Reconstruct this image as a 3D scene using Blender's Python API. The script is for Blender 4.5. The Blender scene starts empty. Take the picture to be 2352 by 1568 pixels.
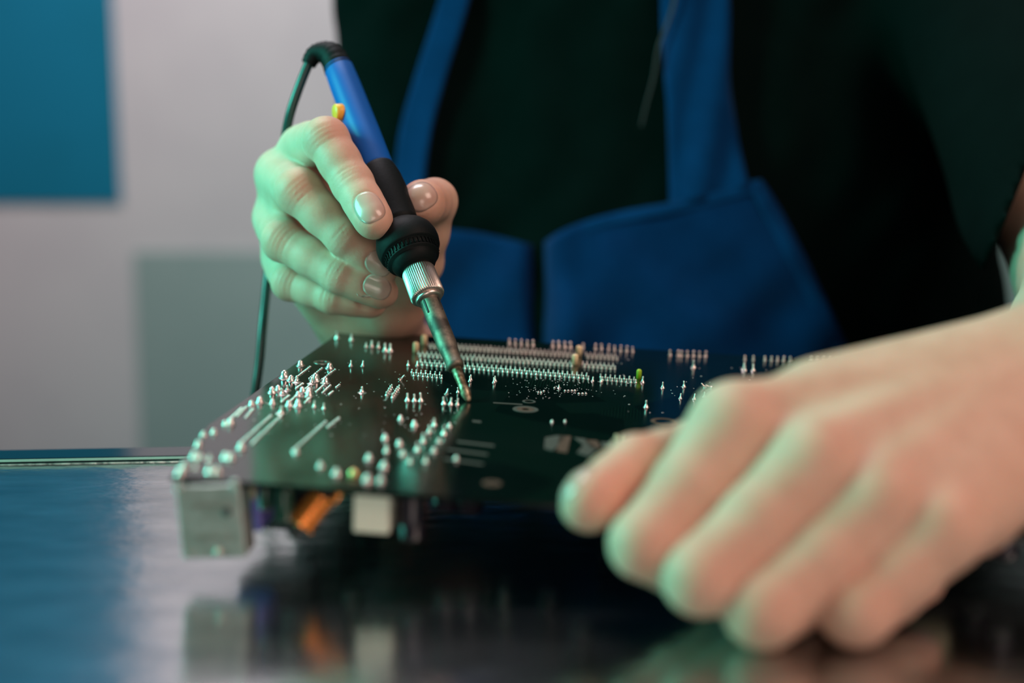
import bpy, bmesh, math, random
import numpy as np
from mathutils import Vector, Matrix
from mathutils.bvhtree import BVHTree

random.seed(7)
rng = np.random.default_rng(7)
S = bpy.context.scene
COL = S.collection

# ------------------------------------------------------------------ camera
PITCH = math.radians(8.5)
CAM = Vector((0.0, 0.0, 0.1395))          # 139.5 mm above the table top (table top is z = 0)
F = 3267.0                                # focal length in pixels of a 2352 wide frame
cd = bpy.data.cameras.new('camera')
cd.lens = 50.0; cd.sensor_width = 36.0
cd.clip_start = 0.01; cd.clip_end = 50
cd.dof.use_dof = True
cd.dof.focus_distance = 0.575
cd.dof.aperture_fstop = 3.4
cam = bpy.data.objects.new('camera', cd); COL.objects.link(cam)
cam.location = CAM
cam.rotation_euler = (math.pi / 2 - PITCH, 0, 0)
S.camera = cam

# ------------------------------------------------------------------ world, exposure
w = bpy.data.worlds.new('world'); S.world = w; w.use_nodes = True
bg = w.node_tree.nodes['Background']
bg.inputs['Color'].default_value = (0.20, 0.42, 0.46, 1)
bg.inputs['Strength'].default_value = 0.05
S.view_settings.view_transform = 'Standard'
S.view_settings.look = 'None'
S.view_settings.gamma = 1
S.view_settings.use_curve_mapping = False
S.view_settings.exposure = 0.0

def look_at(o, target):
    d = Vector(target) - o.location
    o.rotation_euler = d.to_track_quat('-Z', 'Y').to_euler()

def area(name, loc, target, size, power, color, size_y=None):
    l = bpy.data.lights.new(name, 'AREA'); l.energy = power; l.color = color
    l.shape = 'RECTANGLE'; l.size = size; l.size_y = size_y or size
    o = bpy.data.objects.new(name, l); COL.objects.link(o); o.location = loc
    look_at(o, target); return o

KEY = area('key_light', (0.75, -0.05, 0.95), (0.05, 0.55, 0.05), 0.6, 9.5, (1.0, 0.71, 0.59))
FRONT = area('front_light', (0.10, -0.70, 0.30), (0.0, 0.5, 0.03), 0.45, 3.0, (1.0, 0.79, 0.70))
GREEN = area('green_light', (-0.68, 0.50, 0.36), (0.05, 0.50, 0.08), 0.25, 9.0, (0.13, 1.0, 0.78), 0.35)
WALL = area('wall_light', (-0.35, 1.10, 1.30), (-0.15, 1.95, 0.25), 0.6, 22.5, (1.0, 0.905, 0.965))

# ------------------------------------------------------------------ projection helpers (real distances along the lens axis)
sP, cP = math.sin(PITCH), math.cos(PITCH)
def P(x, y, d):
    qx = (x - 1176) / F * d; qz = -(y - 784) / F * d
    return Vector((qx, CAM.y + cP * d + sP * qz, CAM.z - sP * d + cP * qz))
def ray(x, y):
    return (P(x, y, 1.0) - CAM)
def on_table(x, y, z=0.0):
    r = ray(x, y); return CAM + r * ((z - CAM.z) / r.z)

# ------------------------------------------------------------------ small utilities
def tag(o, label=None, cat=None, group=None, kind=None):
    if label: o['label'] = label
    if cat: o['category'] = cat
    if group: o['group'] = group
    if kind: o['kind'] = kind
    return o
def link(name, me, mat=None, parent=None):
    o = bpy.data.objects.new(name, me); COL.objects.link(o)
    if mat: me.materials.append(mat)
    if parent is not None: o.parent = parent
    return o
def obj(name, bm, mat, parent=None, smooth=True):
    me = bpy.data.meshes.new(name); bm.normal_update(); bm.to_mesh(me); bm.free()
    if smooth:
        for p in me.polygons: p.use_smooth = True
    return link(name, me, mat, parent)
def empty(name, loc=(0, 0, 0)):
    o = bpy.data.objects.new(name, None); COL.objects.link(o); o.location = loc; o.empty_display_size = .02; return o
def add_box(bm, c, s, bev=0.0, rot=None):
    r = bmesh.ops.create_cube(bm, size=1.0); vs = r['verts']
    for v in vs: v.co = Vector((v.co.x * s[0], v.co.y * s[1], v.co.z * s[2]))
    if bev > 0:
        es = list({e for v in vs for e in v.link_edges})
        rr = bmesh.ops.bevel(bm, geom=es, offset=bev, segments=2, affect='EDGES', profile=.5)
        vs = [v for v in rr['verts']] or vs
        vs = list({v for f in rr['faces'] for v in f.verts} | {v for v in vs if v.is_valid})
    for v in vs:
        if not v.is_valid: continue
        p = v.co.copy()
        if rot is not None: p = rot @ p
        v.co = p + Vector(c)
def lathe(bm, prof, n=24, M=None, cap=True):
    """prof: list of (radius, height); revolved about local Z then moved by M"""
    rings = []
    for r, h in prof:
        ring = []
        for i in range(n):
            a = 2 * math.pi * i / n
            p = Vector((r * math.cos(a), r * math.sin(a), h))
            ring.append(bm.verts.new(M @ p if M is not None else p))
        rings.append(ring)
    for a, b in zip(rings, rings[1:]):
        for i in range(n):
            bm.faces.new((a[i], a[(i + 1) % n], b[(i + 1) % n], b[i]))
    if cap:
        bm.faces.new(rings[0][::-1]); bm.faces.new(rings[-1])
    return rings
def frame_z(o, zdir, xhint=Vector((1, 0, 0))):
    z = Vector(zdir).normalized(); y = z.cross(xhint).normalized(); x = y.cross(z)
    M = Matrix((x, y, z)).transposed().to_4x4(); M.translation = o
    return M
def catmull(pts, n=8):
    out = []
    k = len(pts)
    for i in range(k - 1):
        p0 = pts[max(i - 1, 0)]; p1 = pts[i]; p2 = pts[i + 1]; p3 = pts[min(i + 2, k - 1)]
        for j in range(n):
            t = j / n
            out.append(.5 * ((2 * p1) + (p2 - p0) * t + (2 * p0 - 5 * p1 + 4 * p2 - p3) * t * t + (3 * p1 - p0 - 3 * p2 + p3) * t ** 3))
    out.append(pts[-1]); return out
def tube(bm, pts, rad, n=12, cap=True):
    """sweep a circle along pts; rad a number or function of fraction"""
    k = len(pts); rings = []; up = Vector((0, 0, 1))
    t0 = (pts[1] - pts[0]).normalized()
    x = t0.cross(up if abs(t0.z) < .9 else Vector((1, 0, 0))).normalized()
    for i, p in enumerate(pts):
        t = (pts[min(i + 1, k - 1)] - pts[max(i - 1, 0)]).normalized()
        x = (x - t * x.dot(t)).normalized(); y = t.cross(x)
        r = rad(i / (k - 1)) if callable(rad) else rad
        rings.append([bm.verts.new(p + (x * math.cos(2 * math.pi * j / n) + y * math.sin(2 * math.pi * j / n)) * r) for j in range(n)])
    for a, b in zip(rings, rings[1:]):
        for i in range(n): bm.faces.new((a[i], a[(i + 1) % n], b[(i + 1) % n], b[i]))
    if cap: bm.faces.new(rings[0][::-1]); bm.faces.new(rings[-1])

# ------------------------------------------------------------------ materials
def mat(name, color, rough=.5, metal=0.0, spec=.5, coat=0.0, coat_rough=.1, sss=0.0, sheen=0.0, emis=None):
    m = bpy.data.materials.new(name); m.use_nodes = True
    b = m.node_tree.nodes['Principled BSDF']
    b.inputs['Base Color'].default_value = (*color, 1)
    b.inputs['Roughness'].default_value = rough
    b.inputs['Metallic'].default_value = metal
    b.inputs['Specular IOR Level'].default_value = spec
    b.inputs['Coat Weight'].default_value = coat
    b.inputs['Coat Roughness'].default_value = coat_rough
    if sss:
        b.inputs['Subsurface Weight'].default_value = sss
        b.inputs['Subsurface Radius'].default_value = (1.0, .35, .2)
        b.inputs['Subsurface Scale'].default_value = .004
    if sheen:
        b.inputs['Sheen Weight'].default_value = sheen
    return m
def nn(m, t, **kw):
    n = m.node_tree.nodes.new(t)
    for k, v in kw.items(): setattr(n, k, v)
    return n
def lk(m, a, b): m.node_tree.links.new(a, b)
def bsdf(m): return m.node_tree.nodes['Principled BSDF']
def tex_noise(m, scale, detail=4, rough=.6, stretch=None, coords='Object'):
    tc = nn(m, 'ShaderNodeTexCoord'); mp = nn(m, 'ShaderNodeMapping'); no = nn(m, 'ShaderNodeTexNoise')
    no.inputs['Scale'].default_value = scale; no.inputs['Detail'].default_value = detail; no.inputs['Roughness'].default_value = rough
    if stretch: mp.inputs['Scale'].default_value = stretch
    lk(m, tc.outputs[coords], mp.inputs[0]); lk(m, mp.outputs[0], no.inputs['Vector'])
    return no
def add_bump(m, src, strength, dist=.001, prev=None):
    b = nn(m, 'ShaderNodeBump'); b.inputs['Strength'].default_value = strength; b.inputs['Distance'].default_value = dist
    lk(m, src, b.inputs['Height'])
    if prev is not None: lk(m, prev, b.inputs['Normal'])
    lk(m, b.outputs[0], bsdf(m).inputs['Normal']); return b.outputs[0]
def color_mix(m, fac, c1, c2, lo=.4, hi=.6):
    r = nn(m, 'ShaderNodeValToRGB'); e = r.color_ramp.elements
    e[0].position = lo; e[0].color = (*c1, 1); e[1].position = hi; e[1].color = (*c2, 1)
    lk(m, fac, r.inputs[0]); return r.outputs[0]

M_wall = mat('wall_paint', (.50, .485, .495), .85, spec=.2)
n = tex_noise(M_wall, 6, 3); lk(M_wall, color_mix(M_wall, n.outputs[0], (.485, .47, .482), (.515, .50, .508)), bsdf(M_wall).inputs['Base Color'])
M_blue = mat('blue_paint', (.001, .145, .24), .8, spec=.2)
n = tex_noise(M_blue, 5, 3); lk(M_blue, color_mix(M_blue, n.outputs[0], (.001, .14, .23), (.0015, .15, .25)), bsdf(M_blue).inputs['Base Color'])
M_teal = mat('grey_green_paint', (.25, .335, .32), .85, spec=.2)
n = tex_noise(M_teal, 5, 3); lk(M_teal, color_mix(M_teal, n.outputs[0], (.24, .325, .31), (.26, .345, .33)), bsdf(M_teal).inputs['Base Color'])
M_floor = mat('floor_paint', (.05, .055, .06), .6)
n = tex_noise(M_floor, 10, 4); add_bump(M_floor, n.outputs[0], .2)

M_table = mat('hammered_metal', (.50, .54, .57), .17, metal=1.0)
n1 = tex_noise(M_table, 95, 3, .55, (.6, 1.3, 1.0)); n2 = tex_noise(M_table, 260, 3, .6)
b1 = add_bump(M_table, n1.outputs[0], .30, .001); add_bump(M_table, n2.outputs[0], .05, .0005, b1)
n3 = tex_noise(M_table, 55, 6, .65, (.5, 1.4, 1.0)); lk(M_table, color_mix(M_table, n3.outputs[0], (.36, .41, .43), (.66, .69, .69), .3, .7), bsdf(M_table).inputs['Base Color'])
M_rim = mat('dark_rim_lacquer', (.004, .012, .018), .12, spec=.5)
n = tex_noise(M_rim, 90, 2); add_bump(M_rim, n.outputs[0], .05, .0005)
M_rimedge = mat('pale_rim_edge', (.62, .66, .63), .3, metal=.6)
n = tex_noise(M_rimedge, 300, 4); add_bump(M_rimedge, n.outputs[0], .5, .0006)
lk(M_rimedge, color_mix(M_rimedge, n.outputs[0], (.25, .27, .26), (.8, .8, .75)), bsdf(M_rimedge).inputs['Base Color'])

def skin_material():
    m = mat('skin', (.60, .36, .27), .54, spec=.34, sss=.35)
    at = nn(m, 'ShaderNodeAttribute'); at.attribute_name = 'flush'
    n = tex_noise(m, 90, 5)
    base = color_mix(m, n.outputs[0], (.56, .335, .245), (.65, .41, .31), .3, .7)
    mx = nn(m, 'ShaderNodeMix'); mx.data_type = 'RGBA'
    lk(m, at.outputs['Fac'], mx.inputs['Factor']); lk(m, base, mx.inputs['A']); mx.inputs['B'].default_value = (.66, .27, .20, 1)
    lk(m, mx.outputs['Result'], bsdf(m).inputs['Base Color'])
    f1 = tex_noise(m, 900, 4, .7); p = add_bump(m, f1.outputs[0], .22, .0005)
    v = nn(m, 'ShaderNodeTexVoronoi'); v.inputs['Scale'].default_value = 1500; tc = nn(m, 'ShaderNodeTexCoord'); lk(m, tc.outputs['Object'], v.inputs['Vector'])
    add_bump(m, v.outputs['Distance'], .10, .0003, p)
    return m
M_skin = skin_material()
M_nail = mat('fingernail', (.64, .42, .36), .26, spec=.5, coat=.25, coat_rough=.12, sss=.2)
n = tex_noise(M_nail, 60, 2); lk(M_nail, color_mix(M_nail, n.outputs[0], (.58, .33, .27), (.66, .42, .35)), bsdf(M_nail).inputs['Base Color'])

def cloth(name, c1, c2, rough=.95, sheen=.1):
    m = mat(name, c1, rough, spec=.04, sheen=sheen)
    n = tex_noise(m, 40, 5); lk(m, color_mix(m, n.outputs[0], c1, c2, .3, .7), bsdf(m).inputs['Base Color'])
    wv = tex_noise(m, 1600, 2); add_bump(m, wv.outputs[0], .3, .0004); return m
M_shirt = cloth('black_cotton', (.0006, .0040, .0036), (.0010, .0052, .0048), sheen=.0)
M_apron = cloth('navy_canvas', (.0004, .018, .072), (.0008, .025, .096), sheen=.05)
M_apron2 = cloth('navy_strap_canvas', (.0004, .024, .088), (.0008, .032, .115), sheen=.05)
M_trouser = cloth('dark_trousers', (.003, .004, .006), (.005, .006, .009))

M_rubber = mat('black_rubber', (.0012, .0035, .004), .6, spec=.16)
n = tex_noise(M_rubber, 700, 3); add_bump(M_rubber, n.outputs[0], .25, .0003)
M_bluep = mat('blue_plastic', (.001, .085, .36), .45, spec=.3)
n = tex_noise(M_bluep, 500, 2); add_bump(M_bluep, n.outputs[0], .06, .0002)
M_yellow = mat('yellow_plastic', (.95, .42, .035), .4)
n = tex_noise(M_yellow, 400, 2); add_bump(M_yellow, n.outputs[0], .08, .0002)
M_cord = mat('black_cord', (.008, .035, .032), .35, spec=.6)
n = tex_noise(M_cord, 300, 2); add_bump(M_cord, n.outputs[0], .08, .0002)
M_nut = mat('nickel', (.68, .58, .53), .38, metal=1.0)
n = tex_noise(M_nut, 700, 3); add_bump(M_nut, n.outputs[0], .15, .0002)
M_barrel = mat('heat_stained_steel', (.25, .22, .17), .58, metal=1.0)
n = tex_noise(M_barrel, 120, 5); lk(M_barrel, color_mix(M_barrel, n.outputs[0], (.09, .08, .07), (.27, .23, .18), .38, .58), bsdf(M_barrel).inputs['Base Color'])
add_bump(M_barrel, n.outputs[0], .15, .0002)
M_tip = mat('worn_tip', (.30, .24, .17), .45, metal=.8)
n = tex_noise(M_tip, 500, 5); lk(M_tip, color_mix(M_tip, n.outputs[0], (.14, .09, .05), (.45, .37, .26)), bsdf(M_tip).inputs['Base Color']); add_bump(M_tip, n.outputs[0], .4, .0003)
M_tin = mat('solder_tin', (.86, .72, .69), .34, metal=1.0)
n = tex_noise(M_tin, 900, 2); add_bump(M_tin, n.outputs[0], .2, .0002)
M_cream = mat('cream_plastic', (.88, .64, .38), .45)
n = tex_noise(M_cream, 300, 2); add_bump(M_cream, n.outputs[0], .1, .0002)
M_lime = mat('lime_plastic', (.36, .58, .02), .4)
n = tex_noise(M_lime, 300, 2); add_bump(M_lime, n.outputs[0], .1, .0002)
M_white = mat('white_nylon', (.80, .74, .63), .45)
n = tex_noise(M_white, 200, 2); add_bump(M_white, n.outputs[0], .08, .0003)
M_copper = mat('copper_wire', (.97, .36, .08), .25, metal=.85, coat=.4)
n = tex_noise(M_copper, 200, 2); add_bump(M_copper, n.outputs[0], .1, .0002)
M_ferrite = mat('ferrite', (.03, .032, .035), .5)
n = tex_noise(M_ferrite, 600, 3); add_bump(M_ferrite, n.outputs[0], .3, .0002)
M_shield = mat('tinned_steel', (.62, .63, .60), .38, metal=.75)
n = tex_noise(M_shield, 120, 5); lk(M_shield, color_mix(M_shield, n.outputs[0], (.52, .54, .50), (.68, .68, .65)), bsdf(M_shield).inputs['Base Color']); add_bump(M_shield, n.outputs[0], .12, .0005)
M_purple = mat('purple_plastic', (.16, .12, .42), .4)
n = tex_noise(M_purple, 300, 2); add_bump(M_purple, n.outputs[0], .1, .0002)
M_sleeve = mat('capacitor_sleeve', (.018, .012, .022), .25, spec=.6)
n = tex_noise(M_sleeve, 300, 2); add_bump(M_sleeve, n.outputs[0], .08, .0002)
M_sleevelit = mat('green_lit_capacitor_sleeve', (.003, .05, .032), .25, spec=.6)  # dark sleeve with the green lamp's light put into its colour
n = tex_noise(M_sleevelit, 300, 2); add_bump(M_sleevelit, n.outputs[0], .08, .0002)
M_blackp = mat('black_plastic', (.008, .009, .010), .5)
n = tex_noise(M_blackp, 400, 2); add_bump(M_blackp, n.outputs[0], .1, .0002)
M_beige = mat('beige_plastic', (.50, .44, .28), .5)
n = tex_noise(M_beige, 200, 2); add_bump(M_beige, n.outputs[0], .1, .0003)

def board_material():
    m = mat('solder_mask', (.004, .022, .014), .16, spec=.5)
    tc = nn(m, 'ShaderNodeTexCoord')
    # traces: bands of parallel lines, switched between directions by cells
    def waves(scale, rot):
        mp = nn(m, 'ShaderNodeMapping'); mp.inputs['Rotation'].default_value = (0, 0, rot)
        wv = nn(m, 'ShaderNodeTexWave'); wv.inputs['Scale'].default_value = scale; wv.inputs['Distortion'].default_value = 0
        lk(m, tc.outputs['Object'], mp.inputs[0]); lk(m, mp.outputs[0], wv.inputs['Vector']); return wv.outputs['Fac']
    a = waves(260, 0.0); b = waves(260, math.pi / 2); c = waves(240, math.radians(45))
    vo = nn(m, 'ShaderNodeTexVoronoi'); vo.inputs['Scale'].default_value = 38; lk(m, tc.outputs['Object'], vo.inputs['Vector'])
    sep = nn(m, 'ShaderNodeSeparateColor'); lk(m, vo.outputs['Color'], sep.inputs[0])
    def gate(src, thr):
        g = nn(m, 'ShaderNodeMath'); g.operation = 'GREATER_THAN'; g.inputs[1].default_value = thr; lk(m, src, g.inputs[0]); return g.outputs[0]
    def mixf(f, x, y):
        q = nn(m, 'ShaderNodeMix'); q.data_type = 'FLOAT'; lk(m, f, q.inputs[0]); lk(m, x, q.inputs[2]); lk(m, y, q.inputs[3]); return q.outputs[0]
    t = mixf(gate(sep.outputs[0], .5), a, c); t = mixf(gate(sep.outputs[1], .6), t, b)
    t = gate(t, .55)
    m2 = nn(m, 'ShaderNodeMath'); m2.operation = 'MULTIPLY'; lk(m, t, m2.inputs[0]); lk(m, gate(sep.outputs[2], .35), m2.inputs[1])
    colr = color_mix(m, m2.outputs[0], (.0006, .0040, .0034), (.0020, .0105, .0070), 0, 1)
    lk(m, colr, bsdf(m).inputs['Base Color'])
    p = add_bump(m, m2.outputs[0], .10, .0001)
    nz = tex_noise(m, 35, 4); p = add_bump(m, nz.outputs[0], .04, .0008, p)
    rr = nn(m, 'ShaderNodeMapRange'); rr.inputs['To Min'].default_value = .05; rr.inputs['To Max'].default_value = .24
    nz2 = tex_noise(m, 22, 5); lk(m, nz2.outputs[0], rr.inputs['Value']); lk(m, rr.outputs[0], bsdf(m).inputs['Roughness'])
    return m
M_board = board_material()
M_silk = mat('silkscreen_white', (.035, .040, .030), .6)
n = tex_noise(M_silk, 500, 2); add_bump(M_silk, n.outputs[0], .1, .0001)
M_cu = mat('bare_copper', (.075, .038, .022), .7, metal=.3)
n = tex_noise(M_cu, 300, 3); add_bump(M_cu, n.outputs[0], .2, .0002)

# ------------------------------------------------------------------ the room
WY = 1.95
bm = bmesh.new(); add_box(bm, (0, WY + .05, .75), (7, .1, 3.3)); wall = obj('wall_back', bm, M_wall, smooth=False); tag(wall, kind='structure')
bm = bmesh.new(); add_box(bm, (0, 0.3, -.925), (7, 5, .05)); fl = obj('floor', bm, M_floor, smooth=False); tag(fl, kind='structure')
def wall_xz(px, py):
    r = ray(px, py); q = CAM + r * ((WY - .004 - CAM.y) / r.y); return q.x, q.z
def wall_patch(name, corners, m, label):
    bm = bmesh.new(); f = []
    vs = [(q[0], q[1]) for q in corners]
    front = [bm.verts.new((x, WY - .004, z)) for x, z in vs]; back = [bm.verts.new((x, WY - .0005, z)) for x, z in vs]
    bm.faces.new(front); bm.faces.new(back[::-1])
    for i in range(4): bm.faces.new((front[i], back[i], back[(i + 1) % 4], front[(i + 1) % 4]))
    bmesh.ops.recalc_face_normals(bm, faces=bm.faces)
    return tag(obj(name, bm, m, smooth=False), label, 'wall panel')
x1, z1 = wall_xz(278, 466)
wall_patch('wall_panel', [(x1 - 1.3, z1), (x1, z1), (x1 - .008, z1 + 1.1), (x1 - 1.3, z1 + 1.1)], M_blue, 'large flat blue panel on the grey wall, upper left of the photo')
x2, z2 = wall_xz(306, 578); x3, _ = wall_xz(1500, 578)
wall_patch('wall_panel', [(x2 - .003, z2 - .75), (x3, z2 - .75), (x3, z2), (x2, z2)], M_teal, 'pale grey-green panel on the wall behind the hanging cord')
x4, _ = wall_xz(2150, 578)
wall_patch('wall_panel', [(x4, z2 - .75), (x4 + .75, z2 - .75), (x4 + .75, z2 + .12), (x4, z2 + .12)], M_teal, 'pale grey-green panel showing under the sleeve at the right edge')

# ------------------------------------------------------------------ the work table
tE0 = on_table(0, 1068); tE1 = on_table(420, 1060)
sl = (tE1.y - tE0.y) / (tE1.x - tE0.x)
def edge_y(x, off=0): return tE0.y + sl * (x - tE0.x) + off
table = empty('work_table', (0, 0.1, 0))
tag(table, 'metal work table with a rippled mirror-like top under the circuit board', 'table')
def slab(name, xa, xb, ya_f, yb_f, z0, z1, m, parent, bev=0):
    bm = bmesh.new()
    c = [(xa, ya_f(xa)), (xb, ya_f(xb)), (xb, yb_f(xb)), (xa, yb_f(xa))]
    t = [bm.verts.new((x, y, z1)) for x, y in c]; b = [bm.verts.new((x, y, z0)) for x, y in c]
    bm.faces.new(t); bm.faces.new(b[::-1])
    for i in range(4): bm.faces.new((t[i], b[i], b[(i + 1) % 4], t[(i + 1) % 4]))
    bmesh.ops.recalc_face_normals(bm, faces=bm.faces)
    if bev: bmesh.ops.bevel(bm, geom=[e for e in bm.edges], offset=bev, segments=2, affect='EDGES')
    o = obj(name, bm, m, parent, smooth=False); o.matrix_parent_inverse = Matrix.Translation(-parent.location); return o
XA, XB, YA = -.75, .95, -.55
slab('tabletop', XA, XB, lambda x: YA, lambda x: edge_y(x), -.03, 0.0, M_table, table)
slab('rim_edge', XA, XB, lambda x: edge_y(x, -.0002), lambda x: edge_y(x, .0005), -.02, .0003, M_rimedge, table)
M_lipglint = mat('green_glint_metal', (.42, .62, .54), .45, metal=.6); n = tex_noise(M_lipglint, 200, 2); add_bump(M_lipglint, n.outputs[0], .1, .0002)
slab('rim_green_glint', XA, XB, lambda x: edge_y(x, .0009), lambda x: edge_y(x, .0014), .0011, .0020, M_lipglint, table)  # added strip: green light glinting on the rim, painted in as its tint
slab('rim', XA, XB, lambda x: edge_y(x, .0013), lambda x: edge_y(x, .0185), -.03, .0024, M_rim, table, .0003)
for x, y in ((XA + .05, YA + .05), (XB - .05, YA + .05), (XA + .05, edge_y(XA) - .05), (XB - .05, edge_y(XB) - .05)):
    bm = bmesh.new(); add_box(bm, (x, y, -.465), (.045, .045, .87), .003)
    o = obj('leg', bm, M_rim, table, smooth=False); o.matrix_parent_inverse = Matrix.Translation(-table.location)

# ------------------------------------------------------------------ the circuit board (component side down)
BR = Matrix.Rotation(math.radians(-5.5), 3, 'Z') @ Matrix.Rotation(math.radians(2.8), 3, 'Y') @ Matrix.Rotation(math.radians(2.7), 3, 'X')
BO = Vector((-.103, .424, .0335))          # near-left corner, top face
BW, BD, BT = .305, .244, .0016
board = empty('circuit_board'); board.location = BO; board.rotation_euler = BR.to_euler()
tag(board, 'dark green circuit board lying solder side up, held over the metal table', 'circuit board')
BRt = BR.transposed()
def bl(px, py, wz=0.0):
    """pixel -> local board coordinates on the plane at height wz"""
    o = BRt @ (CAM - BO); r = BRt @ ray(px, py)
    t = (wz - o.z) / r.z; q = o + r * t; return q
def bw(u, v, wz=0.0): return BO + BR @ Vector((u, v, wz))

# plate with clipped corner
bm = bmesh.new()
out = [(bl(*p).x, bl(*p).y) for p in ((392, 1094), (436, 1037), (480, 976), (566, 915), (787, 758))][::-1]
out = out + [(BW, out[-1][1]), (BW, out[0][1])]
t = [bm.verts.new((x, y, 0)) for x, y in out]; b = [bm.verts.new((x, y, -BT)) for x, y in out]
bm.faces.new(t); bm.faces.new(b[::-1]); k = len(out)
for i in range(k): bm.faces.new((t[i], b[i], b[(i + 1) % k], t[(i + 1) % k]))
bmesh.ops.recalc_face_normals(bm, faces=bm.faces)
obj('plate', bm, M_board, board, smooth=False)

def joint_profile(kind, s=1.0):
    if kind == 'blob':   # fat domed solder joint
        pr = [(2.3, 0), (2.15, .18), (1.7, .5), (1.35, 1.0), (1.22, 1.6), (1.1, 2.1), (.8, 2.5), (.4, 2.72), (.05, 2.78)]
    elif kind == 'cone':
        pr = [(2.0, 0), (1.8, .12), (1.1, .5), (.65, 1.1), (.5, 1.8), (.48, 2.4), (.36, 2.7), (.05, 2.8)]
    elif kind == 'pin':
        pr = [(1.15, 0), (1.0, .15), (.72, .55), (.48, 1.0), (.36, 1.3), (.36, 2.5), (.28, 2.75), (.04, 2.8)]
    elif kind == 'bead':
        pr = [(.85, 0), (.75, .2), (.5, .6), (.42, 1.0), (.46, 1.5), (.50, 1.8), (.40, 2.15), (.2, 2.3), (.03, 2.32)]
    else:                # pad
        pr = [(.55, 0), (.5, .25), (.38, .42), (.15, .5), (.02, .51)]
    return [(r * s * .001, h * s * .001) for r, h in pr]
proto = {}
def joint_mesh(kind):
    if kind not in proto:
        bm = bmesh.new(); lathe(bm, joint_profile(kind), 14)
        me = bpy.data.meshes.new('solder_' + kind); bm.normal_update(); bm.to_mesh(me); bm.free()
        for p in me.polygons: p.use_smooth = True
        me.materials.append(M_tin); proto[kind] = me
    return proto[kind]
JOINTS = []                                # (kind, u, v, scale, tilt)
def J(kind, px, py, s=1.0, tilt=0.0):
    q = bl(px, py)
    if -.014 < q.x < BW + .001 and -.001 < q.y < BD: JOINTS.append((kind, min(q.x, BW - .002), min(max(q.y, .002), BD - .002), s, tilt))
def c3(x, y): return 350 + x / 3.618, 740 + y / 3.618
def c4(x, y): return 900 + x / 3.92, 740 + y / 3.92
def c6(x, y): return 1450 + x / 4.276, 740 + y / 4.276
for x, y, k, s in ((1232, 362, 'blob', .95), (1473, 382, 'blob', .95), (1100, 462, 'blob', 1.15), (1152, 484, 'blob', .9), (1200, 500, 'cone', 1.0), (1355, 484, 'blob', 1.1),
                   (1323, 512, 'cone', 1.0), (1438, 507, 'blob', .95), (1048, 568, 'blob', .8), (997, 585, 'blob', .9), (1120, 568, 'cone', .9), (1080, 600, 'cone', .9),
                   (1248, 580, 'blob', .8), (1300, 588, 'blob', .9), (1303, 615, 'blob', .9), (1213, 612, 'blob', .7), (895, 668, 'blob', .8), (825, 690, 'blob', .7),
                   (1000, 678, 'blob', .7), (1135, 692, 'blob', .8), (1213, 698, 'blob', .95), (1070, 758, 'cone', 1.0), (652, 850, 'blob', .9), (605, 850, 'blob', .6),
                   (425, 940, 'blob', .6), (512, 920, 'blob', .6), (385, 1030, 'blob', .7), (350, 1125, 'blob', .75), (400, 1130, 'blob', .7), (610, 1130, 'blob', .75), (655, 1135, 'blob', .7),
                   (475, 1145, 'cone', .7), (270, 1210, 'blob', .7), (232, 1268, 'blob', .8), (480, 1245, 'blob', .8), (545, 1248, 'blob', .75), (360, 1215, 'cone', .6), (740, 1050, 'blob', .85),
                   (1195, 1085, 'blob', .6), (1398, 1200, 'blob', .65), (1530, 1262, 'blob', .75), (1785, 1318, 'blob', .75), (1900, 1328, 'blob', .75),
                   (1800, 1142, 'blob', .7), (1925, 1208, 'blob', .75), (1935, 968, 'blob', .65), (2055, 1015, 'blob', .65), (2080, 1100, 'blob', .6), (2065, 808, 'blob', .65),
                   (2180, 858, 'blob', .7), (1945, 1075, 'pin', 1.0), (2200, 1062, 'pin', 1.0), (2140, 1162, 'pin', .9), (2270, 1162, 'pin', .9), (2250, 995, 'pin', 1.0), (2300, 915, 'pin', 1.0),
                   (1650, 365, 'pin', 1.0), (1748, 366, 'pin', 1.0), (1776, 205, 'pin', .8), (1822, 205, 'pin', 1.1), (1878, 208, 'pin', .9), (1935, 240, 'pin', 1.3), (1980, 243, 'pin', 1.3),
                   (1655, 150, 'pin', 1.1), (1535, 135, 'pin', 1.2), (1600, 80, 'pin', 1.1), (1743, 585, 'cone', .9), (2120, 652, 'pin', 1.05), (2178, 655, 'pin', 1.05), (2232, 655, 'pin', 1.25),
                   (1345, 705, 'pin', .9), (1425, 718, 'pin', .8)):
    J(k, *c3(x, y), s)
for x, y, k, s in ((148, 388, 'pin', .8), (228, 392, 'pin', .8), (468, 735, 'pin', 1.0), (530, 740, 'pin', 1.05), (590, 742, 'pin', .9), (595, 630, 'pin', .8),
                   (703, 532, 'pin', .8), (712, 520, 'pin', .8), (920, 545, 'pin', .8), (932, 532, 'pin', .8), (1808, 530, 'pin', .7), (1885, 535, 'pin', .7), (2257, 543, 'pin', 1.0),
                   (2290, 765, 'pin', 1.0), (1505, 592, 'cone', .5), (385, 930, 'pin', 1.0), (520, 940, 'blob', .5), (335, 995, 'pin', 1.0), (470, 1008, 'pin', 1.1),
                   (285, 1075, 'pin', 1.0), (425, 1080, 'blob', .55), (230, 1155, 'pin', 1.1), (380, 1165, 'blob', .55), (580, 1238, 'blob', .55), (1443, 900, 'blob', .35), (1560, 895, 'blob', .3)):
    J(k, *c4(x, y), s)
for x in (1057, 1110, 1163, 1218, 1270): J('bead', *c4(x, 197 + (x - 1057) * .07), 1.15)
for x in (1447, 1502, 1557, 1608): J('bead', *c4(x, 222 + (x - 1447) * .06), 1.3)
for x in (1722, 1832, 1887, 1950, 2005, 2058, 2113, 2168): J('bead', *c4(x, 232 + (x - 1722) * .075), 1.1)
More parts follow.
